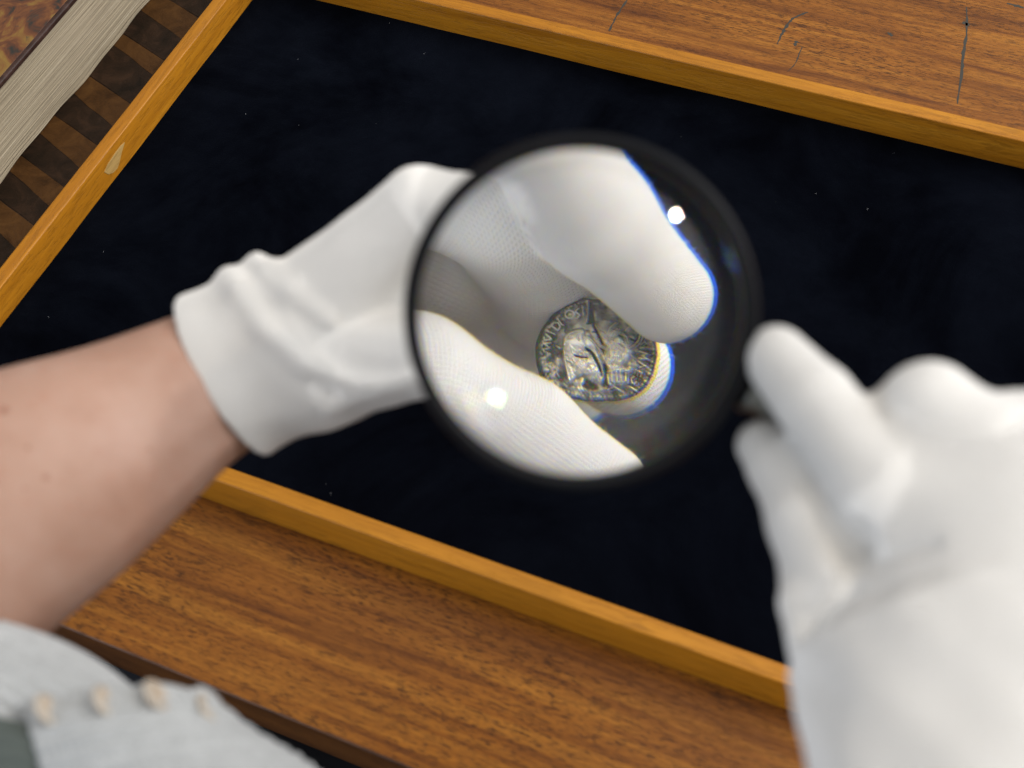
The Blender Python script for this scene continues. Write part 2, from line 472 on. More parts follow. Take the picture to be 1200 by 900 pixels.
# ------------------------------------------------------------------ tray
HI, WD, D, LEN = 20.9, 9.2, 360.0, 664.0
tray = thing('display_tray', 'shallow wooden tray with honey oak rails and a black navy velvet lining', 'tray', loc=(0.33, 0.18, TZ * MM))
under(tray, link('base_board', box_mesh('base_board', (-WD + .5, -WD + .5, TZ + .01), (LEN + WD - .5, D + WD - .5, -2.0)), M['rail']))

def velvet_sheet():
    nx, ny = 300, 170
    xs = np.linspace(0.05, LEN - .05, nx); ys = np.linspace(.05, D - .05, ny)
    X, Y = np.meshgrid(xs, ys, indexing='ij')
    Z = 0.35 * np.sin(X * .035 + 1.7 * np.sin(Y * .021)) * np.sin(Y * .041 + 1.3 * np.sin(X * .017)) - 0.3
    V = np.stack([X, Y, Z], -1).reshape(-1, 3) * MM
    i, j = np.meshgrid(np.arange(nx - 1), np.arange(ny - 1), indexing='ij')
    a = (i * ny + j).ravel()
    return mesh_np('velvet_lining', V, np.stack([a, a + ny, a + ny + 1, a + 1], -1))
vel = under(tray, link('velvet_lining', velvet_sheet(), M['velvet']))

def rail(lo, hi, mat):
    return under(tray, link('rail', box_mesh('rail', lo, hi, 0.9, 3, True), mat))
rail((-WD, -WD, TZ + .02), (LEN + WD, 0, HI), M['rail'])
rail((-WD, D, TZ + .02), (LEN + WD, D + WD, HI), M['rail'])
side = rail((-WD, .05, TZ + .02), (0, D - .05, HI - .05), M['rail_y'])
rail((LEN, .05, TZ + .02), (LEN + WD, D - .05, HI - .05), M['rail_y'])

def plug_mesh():
    V, Fc = [], []
    out = [(163.5, 11.5), (166, 7.0), (170, 4.6), (174.5, 4.0), (178, 6.0), (182, 9.5), (188.5, 13.6), (184, 14.6), (176, 14.4), (168, 13.4)]
    n = len(out)
    for x in (-1.0, 0.25):
        for (y, z) in out:
            V.append((x * MM, y * MM, z * MM))
    bm = bmesh.new()
    vs = [bm.verts.new(v) for v in V]
    bm.faces.new(vs[n:])
    bm.faces.new(vs[:n][::-1])
    for i in range(n):
        bm.faces.new((vs[i], vs[(i + 1) % n], vs[n + (i + 1) % n], vs[n + i]))
    bmesh.ops.recalc_face_normals(bm, faces=bm.faces[:])
    me = bpy.data.meshes.new('filler_plug')
    bm.to_mesh(me); bm.free()
    return me
pl = under(tray, link('filler_plug', plug_mesh(), M['plug']))
pl.parent = side

def fibres(name, roots, dirs, lens, rad, mat, parent, curl=0.5, segs=4):
    """thin three-sided threads, all in one mesh"""
    n = len(roots)
    roots = np.asarray(roots); dirs = np.asarray(dirs)
    dirs = dirs / np.linalg.norm(dirs, axis=1, keepdims=True)
    t = RNG.normal(size=(n, 3)); t -= dirs * (t * dirs).sum(1, keepdims=True); t /= np.linalg.norm(t, axis=1, keepdims=True)
    b = np.cross(dirs, t)
    V = np.zeros((n, segs + 1, 3, 3))
    cb = RNG.uniform(-1, 1, size=(n, 1)) * curl
    ca = RNG.uniform(-1, 1, size=(n, 1)) * curl
    for k in range(segs + 1):
        s = k / segs
        ctr = roots + (dirs * s + t * ca * s * s + b * cb * np.sin(s * 3.0) * .5) * lens[:, None]
        for q in range(3):
            an = q * 2 * math.pi / 3
            V[:, k, q] = ctr + (t * math.cos(an) + b * math.sin(an)) * rad * (1 - 0.6 * s)
    base = (np.arange(n) * (segs + 1) * 3)[:, None, None]
    kk = np.arange(segs)[None, :, None] * 3
    q = np.arange(3)[None, None, :]
    q2 = (q + 1) % 3
    Fc = np.stack([base + kk + q, base + kk + q2, base + kk + 3 + q2, base + kk + 3 + q], -1).reshape(-1, 4)
    o = link(name, mesh_np(name, V.reshape(-1, 3) * MM, Fc), mat)
    o['kind'] = 'stuff'
    return o
# lint on the velvet
n = 45
rx = RNG.uniform(5, LEN - 5, n); ry = RNG.uniform(5, D - 5, n)
ro = np.stack([rx, ry, np.full(n, 0.25)], -1)
di = np.stack([RNG.normal(size=n), RNG.normal(size=n), np.full(n, 0.08)], -1)
lint = under(tray, fibres('lint', ro, di, RNG.uniform(.2, 1.2, n), 0.045, M['lint'], None, 0.8))
lint.parent = vel

# ------------------------------------------------------------------ folio and book
def leather(name, a, b, c, rough=0.42):
    N = Nodes(name)
    co = N.coord()
    n1 = N.noise(co, 55.0, 6.0, 0.65, 0.8)
    n2 = N.noise(co, 420.0, 4.0, 0.6)
    col = N.ramp(n1, [(0.3, a), (0.5, b), (0.7, c)])
    return N.set(color=col, rough=N.math('MULTIPLY_ADD', n1, 0.3, rough - .15), normal=N.bump(N.math('ADD', n1, n2), 0.5, 0.0006), spec=0.14)
M['dark_leather'] = leather('dark_brown_leather', (0.008, 0.005, 0.003), (0.017, 0.009, 0.005), (0.034, 0.017, 0.009))
M['tan_leather'] = leather('tan_leather', (0.030, 0.013, 0.004), (0.058, 0.025, 0.007), (0.085, 0.038, 0.010))
M['edge_leather'] = leather('book_edge_leather', (0.018, 0.010, 0.008), (0.035, 0.018, 0.014), (0.06, 0.032, 0.026), 0.35)

def marbled():
    N = Nodes('marbled_paper')
    co = N.coord()
    a = N.noise(N.mapping(co, (1, .7, 1), (0.3, 0, 0)), 48.0, 6.0, 0.62, 1.6)
    b = N.noise(N.mapping(co, (1, 1, 1), (2.3, 1, 0)), 70.0, 5.0, 0.6, 1.0)
    c = N.ramp(a, [(0.36, (0.018, 0.017, 0.013)), (0.45, (0.085, 0.028, 0.010)), (0.54, (0.14, 0.050, 0.014)), (0.63, (0.19, 0.105, 0.020)), (0.76, (0.22, 0.14, 0.030))])
    c = N.mix(N.ramp(b, [(0.60, 0.0), (0.68, 0.85)]), c, (0.028, 0.028, 0.022))
    return N.set(color=c, rough=0.4, spec=0.4, normal=N.bump(b, 0.2, 0.0004))
M['marbled'] = marbled()

def paper():
    N = Nodes('aged_page_edges')
    co = N.coord()
    a = N.noise(N.mapping(co, (60, 5, 900)), 1.0, 4.0, 0.65, 0.2)
    b = N.noise(co, 30.0, 4.0, 0.6)
    c = N.ramp(a, [(0.3, (0.27, 0.225, 0.155)), (0.5, (0.345, 0.29, 0.205)), (0.7, (0.39, 0.335, 0.25))])
    c = N.mix(N.ramp(b, [(0.45, 0.0), (0.8, 0.35)]), c, (0.22, 0.175, 0.12))
    return N.set(color=c, rough=0.9, spec=0.1)
M['paper'] = paper()

folio = thing('leather_folio', 'flat leather board with dark and tan stripes, lying under the thick book beside the tray', 'folio', loc=(-0.15, 0.25, TZ * MM))
fb = under(folio, link('board', box_mesh('board', (-300, 30, TZ + .02), (-12, 470, -3.4), 0.8, 2, True), M['dark_leather']))
def patch(pts, z0, z1, mat):
    bm = bmesh.new()
    # edges slightly torn
    ring = []
    n = len(pts)
    for i in range(n):
        a, b = Vector(pts[i]), Vector(pts[(i + 1) % n])
        for k in range(5):
            p = a.lerp(b, k / 5)
            ring.append((p.x + random.uniform(-.5, .5), p.y + random.uniform(-.5, .5)))
    lo = [bm.verts.new((x * MM, y * MM, z0 * MM)) for x, y in ring]
    hi = [bm.verts.new((x * MM, y * MM, z1 * MM)) for x, y in ring]
    bm.faces.new(hi)
    for i in range(len(ring)):
        j = (i + 1) % len(ring)
        bm.faces.new((lo[i], lo[j], hi[j], hi[i]))
    bmesh.ops.recalc_face_normals(bm, faces=bm.faces[:])
    me = bpy.data.meshes.new('leather_patch')
    bm.to_mesh(me); bm.free()
    o = under(folio, link('leather_patch', me, mat))
    o.parent = fb
ytan = [(82, 92), (120, 132), (156.4, 165.6), (190.9, 203.8), (230, 243.8), (279.9, 287), (316.8, 332), (362, 376), (400, 412)]
prev = 36.0
for (a, b) in ytan:
    a, b = a - 2.5, b + 3.0
    patch([(-84, prev + 3.5), (-13, prev - 19.5), (-13, a - 23.5), (-84, a + 4.5)], -3.5, -3.05, M['dark_leather'])
    patch([(-84, a + 5), (-13, a - 23), (-13, b - 20), (-84, b + 3)], -3.5, -3.15, M['tan_leather'])
    prev = b

book = thing('thick_book', 'thick old book with marbled cover and pale page edges beside the tray', 'book', loc=(-0.2, 0.25, -0.003))
def page_block():
    nl, ny = 84, 90
    ys = np.linspace(48, 436, ny)
    V, Fc = [], []
    z0, z1 = -2.9, 48.9
    for l in range(nl):
        za = z0 + (z1 - z0) * l / nl
        zb = z0 + (z1 - z0) * (l + .94) / nl
        off = random.gauss(0, .13)
        ph = random.uniform(0, 6)
        wav = 1.3 * np.sin(ys * .055 + 0.6) * np.exp(-l / 14.) + 0.9 * np.sin(ys * .13 + 2) * np.exp(-l / 8.)
        x = -72 + off + .22 * np.sin(ys * .04 + ph) + wav * 0.55
        lift = wav * .35 * 0
        b = len(V)
        for i in range(ny):
            V += [(-310, ys[i], za), (x[i], ys[i], za), (x[i], ys[i], zb), (-310, ys[i], zb)]
        for i in range(ny - 1):
            p = b + 4 * i; q = p + 4
            for k in range(4):
                Fc.append((p + k, q + k, q + (k + 1) % 4, p + (k + 1) % 4))
        Fc.append((b, b + 1, b + 2, b + 3)); e = b + 4 * (ny - 1)
        Fc.append((e + 3, e + 2, e + 1, e))
    return mesh_np('page_block', np.array(V) * MM, Fc, False)
under(book, link('page_block', page_block(), M['paper']))
ub = under(book, link('upper_board', box_mesh('upper_board', (-318, 42, 49.0), (-69.5, 442, 53.2), 1.6, 4, True), M['edge_leather']))
mp = under(book, link('marbled_sheet', box_mesh('marbled_sheet', (-312, 48, 53.1), (-72.5, 436, 53.35), 0.05, 1), M['marbled']))
mp.parent = ub
under(book, link('spine', box_mesh('spine', (-322, 42, -2.9), (-311, 442, 48.9), 3, 3, True), M['dark_leather']))

# ------------------------------------------------------------------ shapes from distance fields
def cap_d(P, a, b):
    pa = P - np.array(a[:3], np.float32)
    ba = np.array(b[:3], np.float32) - np.array(a[:3], np.float32)
    L2 = float(ba @ ba)
    t = np.clip(pa @ ba / L2, 0, 1).astype(np.float32)
    d = pa - t[:, None] * ba
    return np.sqrt((d * d).sum(1)) - (a[3] + (b[3] - a[3]) * t), t * math.sqrt(L2)

def smin(a, b, k):
    h = np.maximum(k - np.abs(a - b), 0) / k
    return np.minimum(a, b) - h * h * k * 0.25

def chain_d(P, ch, k=2.5):
    r = None
    for a, b in zip(ch[:-1], ch[1:]):
        d, _ = cap_d(P, a, b)
        r = d if r is None else smin(r, d, k)
    return r

def surface(f, lo, hi, h):
    """surface nets over a block grid: only blocks near the surface are sampled finely"""
    lo = np.array(lo, np.float32)
    B = 4
    nb = np.ceil((np.array(hi) - lo) / (h * B)).astype(int)
    ax = [lo[i] + (np.arange(nb[i]) * B + (B - 1) / 2) * h for i in range(3)]
    G = np.stack(np.meshgrid(*ax, indexing='ij'), -1).reshape(-1, 3).astype(np.float32)
    c = f(G).reshape(nb)
    near = np.abs(c) < h * B * 1.5 + 0.8
    A = c.repeat(B, 0).repeat(B, 1).repeat(B, 2).astype(np.float32)
    m = near.repeat(B, 0).repeat(B, 1).repeat(B, 2)
    idx = np.argwhere(m)
    vals = np.empty(len(idx), np.float32)
    for s in range(0, len(idx), 400000):
        vals[s:s + 400000] = f((lo + idx[s:s + 400000] * h).astype(np.float32))
    A[m] = vals
    ins = A < 0
    nx, ny, nz = A.shape
    corners = [(i, j, k) for i in (0, 1) for j in (0, 1) for k in (0, 1)]
    cnt = sum(ins[i:nx - 1 + i, j:ny - 1 + j, k:nz - 1 + k].astype(np.int8) for i, j, k in corners)
    act = (cnt > 0) & (cnt < 8)
    cell = np.argwhere(act)
    vid = -np.ones(act.shape, np.int32)
    vid[act] = np.arange(len(cell))
    acc = np.zeros((len(cell), 3)); num = np.zeros(len(cell))
    for p in corners:
        for axis in range(3):
            if p[axis] == 1:
                continue
            q = list(p); q[axis] = 1
            va = A[cell[:, 0] + p[0], cell[:, 1] + p[1], cell[:, 2] + p[2]]
            vb = A[cell[:, 0] + q[0], cell[:, 1] + q[1], cell[:, 2] + q[2]]
            cr = (va < 0) != (vb < 0)
            t = np.where(cr, va / np.where(cr, va - vb, 1), 0)
            pos = np.zeros((len(cell), 3)) + p
            pos[:, axis] += t
            acc += pos * cr[:, None]; num += cr
    V = lo + (cell + acc / num[:, None]) * h
    Fs = []
    for axis in range(3):
        u, w = (axis + 1) % 3, (axis + 2) % 3
        sa = [slice(None)] * 3; sb = [slice(None)] * 3
        sa[axis] = slice(0, -1); sb[axis] = slice(1, None)
        a = ins[tuple(sa)]; b = ins[tuple(sb)]
        e = np.argwhere(a != b)
        e = e[(e[:, u] > 0) & (e[:, w] > 0) & (e[:, u] < A.shape[u] - 1) & (e[:, w] < A.shape[w] - 1)]
        flip = a[e[:, 0], e[:, 1], e[:, 2]]
        def cid(du, dw):
            g = e.copy(); g[:, u] -= du; g[:, w] -= dw
            return vid[g[:, 0], g[:, 1], g[:, 2]]
        quad = np.stack([cid(1, 1), cid(0, 1), cid(0, 0), cid(1, 0)], -1)
        quad[~flip] = quad[~flip][:, ::-1]
        Fs.append(quad)
    Fc = np.concatenate(Fs)
    Fc = Fc[(Fc >= 0).all(1)]
    # a light smoothing pass
    for it in range(2):
        s = np.zeros_like(V); c = np.zeros(len(V))
        for k in range(4):
            np.add.at(s, Fc[:, k], V[Fc[:, (k + 1) % 4]]); np.add.at(c, Fc[:, k], 1)
            np.add.at(s, Fc[:, k], V[Fc[:, (k + 3) % 4]]); np.add.at(c, Fc[:, k], 1)
        V = V * .5 + .5 * s / np.maximum(c, 1)[:, None]
    return V, Fc

def grad(f, p, e=0.25):
    g = np.zeros_like(p)
    for i in range(3):
        d = np.zeros(3, np.float32); d[i] = e
        g[:, i] = (f(p + d) - f(p - d)) / (2 * e)
    return g / np.maximum(np.linalg.norm(g, axis=1, keepdims=True), 1e-6)

CAM = np.array([521.76, -275.72, 636.46])

def cuff_frame(c):
    a = np.array(c['axis'][0][:3]); b = np.array(c['axis'][1][:3])
    ln = np.linalg.norm(b - a); ax = (b - a) / ln
    u = np.array(c['across']); u = u - ax * (u @ ax); hw = np.linalg.norm(u) / 2; u = u / np.linalg.norm(u)
    v = np.cross(ax, u)
    if v @ (CAM - a) < 0:
        v = -v
    return a, ax, u, v, ln, hw

def glove_field(fingers, palms, webs, cuff, folds, flat, t_in, taper, tilt, kp=9.0, rip=0.0, kf=6.0, kn=1.4, grooves=()):
    a, ax, u, v, ln, hw = cuff_frame(cuff)
    a = a.astype(np.float32); ax = ax.astype(np.float32); u = u.astype(np.float32); v = v.astype(np.float32)
    def base(P):
        palm = None
        for ch in palms + webs:
            d = chain_d(P, ch)
            palm = d if palm is None else smin(palm, d, kp)
        r = P - a
        t = r @ ax; x = r @ u; y = r @ v
        w = hw * (1 + taper * t / ln)
        rad = np.sqrt(x * x + (y / flat) ** 2) + 1e-4
        # loose cloth: the section is not a clean oval
        ang = np.arctan2(y, x)
        rad = rad + rip * (np.sin(ang * 5 + t * .12) + .6 * np.sin(ang * 9 - t * .2 + 1))
        tube = (rad - w) * flat
        tt = t + tilt * y
        tube = np.maximum(tube, -tt)
        tube = np.maximum(tube, t - ln)
        palm = smin(palm, tube, 10.0)
        out = None
        for ch in fingers:
            d = smin(palm, chain_d(P, ch), kf)
            out = d if out is None else smin(out, d, kn)
        s = 0.16 * np.sin(P[:, 0] * .23 + 1.5 * np.sin(P[:, 1] * .11)) * np.sin(P[:, 1] * .19 + P[:, 2] * .21 + 1.1 * np.sin(P[:, 2] * .13))
        return out + s, t, tt, x, y
    b0 = lambda P: base(P)[0]
    def snap_chain(ch, depth):
        p = np.array([q[:3] for q in ch], np.float32)
        for it in range(8):
            p = p - b0(p)[:, None] * grad(b0, p) * .9
        g = grad(b0, p)
        p = p - g * np.array([q[3] * depth for q in ch], np.float32)[:, None]
        return [list(map(float, p[i])) + [ch[i][3]] for i in range(len(ch))]
    snapped = [snap_chain(ch, .35) for ch in folds]
    cuts = [snap_chain(ch, .0) for ch in grooves]
    def f(P):
        d, t, tt, x, y = base(P)
        for ch in snapped:
            d = smin(d, chain_d(P, ch, 3.0), 5.5)
        for ch in cuts:
            d = -smin(-d, chain_d(P, ch, 2.0), 3.5)
        w = hw * (1 + taper * t / ln) - 1.5
        inner = (np.sqrt(x * x + (y / flat) ** 2) - w) * flat
        inner = np.maximum(inner, t - t_in)
        d = np.maximum(d, -np.where(t < t_in + 3, inner, 9))
        d = np.maximum(d, -tt)
        return d
    return f, (a, ax, u, v, ln, hw)

def knit_coords(V, fingers, cf, nrm, calm):
    """run of the knit: along each finger and round it, flat over the palm and cuff; the third value fades the
    stitches out where two runs meet"""
    a, ax, u, v, ln, hw = cf
    V32 = V.astype(np.float32)
    r = V - a
    e1 = ax; e2 = u
    uv = np.stack([r @ e1, r @ e2, np.ones(len(V))], -1)
    def fine(ch, m=7):
        C_ = np.array(ch, float); out = []
        for i in range(len(C_) - 1):
            p0, p1, p2, p3 = C_[max(i - 1, 0)], C_[i], C_[i + 1], C_[min(i + 2, len(C_) - 1)]
            for q in range(m):
                t = q / m
                out.append((-.5 * t + t * t - .5 * t ** 3) * p0 + (1 - 2.5 * t * t + 1.5 * t ** 3) * p1 + (.5 * t + 2 * t * t - 1.5 * t ** 3) * p2 + (-.5 * t * t + .5 * t ** 3) * p3)
        out.append(C_[-1])
        return out
    fingers = [fine(ch) for ch in fingers]
    n = len(fingers)
    D_ = np.full((n, len(V)), 1e9); UU = np.zeros((n, len(V))); VV = np.zeros((n, len(V)))
    for k_, ch in enumerate(fingers):
        acc = 0.0; ref = None
        ds, us, cs, sn = [], [], [], []
        for p, q in zip(ch[:-1], ch[1:]):
            d, t = cap_d(V32, p, q)
            A_ = np.array(p[:3]); Bx = np.array(q[:3]) - A_; L = np.linalg.norm(Bx); Bx /= L
            if ref is None: ref = CAM - A_
            ref = ref - Bx * (ref @ Bx); ref /= np.linalg.norm(ref); oth = np.cross(Bx, ref)
            rr = V - A_
            ds.append(d); us.append(acc + rr @ Bx); cs.append(rr @ ref); sn.append(rr @ oth)
            acc += L
        ds = np.array(ds); D_[k_] = ds.min(0)
        w = np.exp(-(ds - ds.min(0)) / 1.6); w /= w.sum(0)
        UU[k_] = (w * np.array(us)).sum(0)
        VV[k_] = np.arctan2((w * np.array(sn)).sum(0), (w * np.array(cs)).sum(0)) * 10.0
    o = np.argsort(D_, axis=0)
    b0 = o[0]; idx = np.arange(len(V))
    d0 = D_[b0, idx]; d1 = D_[o[1], idx]
    on = d0 < 1.2
    uv[on, 0] = UU[b0, idx][on]; uv[on, 1] = VV[b0, idx][on]
    f1 = np.clip((d1 - d0) / 0.9, 0, 1)
    f2 = np.clip(np.abs(d0 - 1.2) / 0.6, 0, 1)
    flatn = np.clip((np.abs(nrm @ np.cross(ax, u)) - .35) / .3, 0, 1)
    if calm: f1 = np.where(b0 >= 2, f1 * .4, f1)
    uv[:, 2] = np.where(on, f1 * f2, f2 * flatn)
    return uv

def build_glove(G, cuff, folds, flat, t_in, taper, tilt, h, pad, name, parent, rip=0.0, **kw):
    fingers = [G[k] for k in ('thumb', 'index', 'middle', 'ring', 'little')]
    palms = [G[k] for k in G if k.startswith('palm')]
    webs = [G[k] for k in G if k.startswith('web')]
    f, cf = glove_field(fingers, palms, webs, cuff, folds, flat, t_in, taper, tilt, rip=rip, **kw)
    pts = np.array([q[:3] for ch in fingers + palms + webs for q in ch] + [q[:3] for q in cuff['axis']])
    rr = np.array(cf[5])
    lo = np.minimum(pts.min(0) - pad, np.array(cuff['axis'][0][:3]) - rr - 4)
    hi = np.maximum(pts.max(0) + pad, np.array(cuff['axis'][0][:3]) + rr + 4)
    V, Fc = surface(f, lo, hi, h)
    me = mesh_np(name, V * MM, Fc)
    nrm = np.zeros(len(V) * 3, np.float32)
    me.vertices.foreach_get('normal', nrm)
    add_attr(me, 'knit', knit_coords(V, fingers, cf, nrm.reshape(-1, 3), h < 0.9))
    o = link(name, me, M['glove'], parent)
    return o, V, f

person = thing('person', 'person in white cotton gloves holding a small coin and a magnifying glass over the tray', 'person')
left_glove, LV, lf = build_glove(LEFT_GLOVE, LEFT_CUFF, LEFT_FOLDS, 0.74, 24.0, -0.10, 0.16, 0.75, 24, 'glove', person, rip=0.25, grooves=LEFT_GROOVES)
left_glove['label'] = 'white knitted glove pinching the coin, its cuff open on a bare forearm'
right_glove, RV, rf = build_glove(RIGHT_GLOVE, RIGHT_CUFF, RIGHT_FOLDS, 0.80, -50.0, -0.06, 0.0, 1.0, 26, 'glove', person, rip=0.5, kp=16.0, kf=18.0, kn=6.0, grooves=RIGHT_GROOVES)
right_glove['label'] = 'white glove gripping the handle of the magnifying glass'

# loose cotton fibres standing off the fingers that hold the coin
tips = [LEFT_GLOVE['thumb'][-1], LEFT_GLOVE['thumb'][-2], LEFT_GLOVE['thumb'][-3], LEFT_GLOVE['index'][-1], LEFT_GLOVE['index'][-2], LEFT_GLOVE['index'][-3], LEFT_GLOVE['middle'][-1]]
dm = np.min([np.linalg.norm(LV - np.array(t[:3]), axis=1) - t[3] for t in tips], axis=0)
cand = np.flatnonzero(dm < 6)
pick = RNG.choice(cand, min(5200, len(cand)), replace=False)
roots = LV[pick].astype(np.float32)
nr = grad(lf, roots)
dr = nr + RNG.normal(size=roots.shape) * 0.75
fz = fibres('fuzz', roots - nr * .1, dr, np.minimum(RNG.gamma(2.2, 0.26, len(pick)), 1.1), 0.034, M['fuzz'], None, 0.8)
fz.parent = left_glove

# ------------------------------------------------------------------ forearm
def loft(name, secs, mat, parent, nseg=72, sub=8, flat=0.78, across=None, shape=None, knit_scale=False):
    P = np.array([s[:3] for s in secs], float); Rr = np.array([s[3] for s in secs], float)
    # Catmull-Rom through the sections
    pts, rad = [], []
    n = len(P)
    for i in range(n - 1):
        p0, p1, p2, p3 = P[max(i - 1, 0)], P[i], P[i + 1], P[min(i + 2, n - 1)]
        r0, r1, r2, r3 = Rr[max(i - 1, 0)], Rr[i], Rr[i + 1], Rr[min(i + 2, n - 1)]
        for k in range(sub):
            t = k / sub
            w = (-.5 * t + t * t - .5 * t ** 3, 1 - 2.5 * t * t + 1.5 * t ** 3, .5 * t + 2 * t * t - 1.5 * t ** 3, -.5 * t * t + .5 * t ** 3)
            pts.append(w[0] * p0 + w[1] * p1 + w[2] * p2 + w[3] * p3)
            rad.append(w[0] * r0 + w[1] * r1 + w[2] * r2 + w[3] * r3)
    pts.append(P[-1]); rad.append(Rr[-1])
    pts = np.array(pts); rad = np.array(rad)
    V = []; K = []
    run = 0
    for i, p in enumerate(pts):
        d = pts[min(i + 1, len(pts) - 1)] - pts[max(i - 1, 0)]; d /= np.linalg.norm(d)
        if i: run += np.linalg.norm(p - pts[i - 1])
        u = np.array(across, float); u -= d * (u @ d); u /= np.linalg.norm(u)
        v = np.cross(d, u)
        if v @ (CAM - p) < 0: v = -v
        for k in range(nseg):
            an = 2 * math.pi * k / nseg
            r = rad[i]
            x, y = math.cos(an) * r, math.sin(an) * r * flat
            if shape:
                x, y = shape(i / (len(pts) - 1), an, x, y, run)
            V.append(p + u * x + v * y)
            aa = (an - math.pi / 2 + math.pi) % (2 * math.pi) - math.pi
            K.append((run, aa * r, 1))
    Fc = []
    for i in range(len(pts) - 1):
        for k in range(nseg):
            a = i * nseg + k; b = i * nseg + (k + 1) % nseg
            Fc.append((a, b, b + nseg, a + nseg))
    V = np.array(V)
    # outward orientation check
    q = V[Fc[0][1]] - V[Fc[0][0]]; w = V[Fc[0][3]] - V[Fc[0][0]]
    if np.cross(q, w) @ (V[Fc[0][0]] - pts[0]) < 0:
        Fc = [f[::-1] for f in Fc]
    me = mesh_np(name, V * MM, Fc)
    add_attr(me, 'knit', K)
    return link(name, me, mat, parent), V

def arm_shape(s, an, x, y, run):
    # across runs from the thumb side (an=pi) to the little-finger side (an=0); tendons near the wrist on the lower side
    k = math.exp(-s * 3.2)
    def bump(a0, w, h):
        d = (an - a0 + math.pi) % (2 * math.pi) - math.pi
        return h * math.exp(-(d / w) ** 2)
    m = 1 + bump(0.62, .13, .05 * k) - bump(0.88, .16, .05 * k) + bump(1.15, .2, .025 * k) + 0.008 * math.sin(an * 3 + s * 5)
    return x * m, y * m
forearm, FV = loft('forearm', FOREARM, None, person, 96, 10, 0.80, FOREARM_ACROSS, arm_shape)
def sight_snap(p, S):
    """the point of surface S facing the sitter along the line through p"""
    d = np.array(p) - CAM; d /= np.linalg.norm(d)
    r = S - CAM; al = r @ d
    perp = np.linalg.norm(r - al[:, None] * d, axis=1)
    c = np.flatnonzero(perp < perp.min() + 3.0)
    return S[c[np.argmin(al[c])]]
forearm.data.materials.append(skin([(sight_snap(m_[:3], FV), m_[3]) for m_ in MOLES]))

# ------------------------------------------------------------------ sleeve with buttons
def sleeve_shape(s, an, x, y, run):
    m = 1 + .03 * math.sin(an * 4 + run * .06) + .02 * math.sin(an * 7 - run * .09 + 1) + .045 * abs(math.sin(an * 24))
    return x * m, y * m
SL = np.array([s[:3] for s in SLEEVE]); 
sl_across = np.cross(SL[-1] - SL[0], CAM - SL[0])
sleeve, SV = loft('sleeve', SLEEVE, M['sleeve'], person, 456, 12, 0.9, sl_across, sleeve_shape)
sleeve['label'] = 'pale grey ribbed knit sleeve with a row of pearly buttons'

def button_mesh():
    bm = bmesh.new()
    prof = [(0, .9), (2.2, .9), (3.6, 1.1), (4.6, 1.7), (5.4, 1.6), (5.8, .9), (5.5, 0.2), (4.6, 0), (0, 0)]
    n = 28
    rows = []
    for r, z in prof:
        rows.append([bm.verts.new((r * math.cos(2 * math.pi * k / n) * MM, r * math.sin(2 * math.pi * k / n) * MM, z * MM)) for k in range(n)] if r else [bm.verts.new((0, 0, z * MM))])
    for A_, B_ in zip(rows[:-1], rows[1:]):
        for k in range(n):
            k2 = (k + 1) % n
            if len(A_) == 1: bm.faces.new((A_[0], B_[k], B_[k2]))
            elif len(B_) == 1: bm.faces.new((A_[k], B_[0], A_[k2]))
            else: bm.faces.new((A_[k], B_[k], B_[k2], A_[k2]))
    for f_ in bm.faces: f_.smooth = True
    bmesh.ops.recalc_face_normals(bm, faces=bm.faces[:])
    me = bpy.data.meshes.new('button')
    bm.to_mesh(me); bm.free()
    me.materials.append(M['button'])
    return me
BM_ = button_mesh()

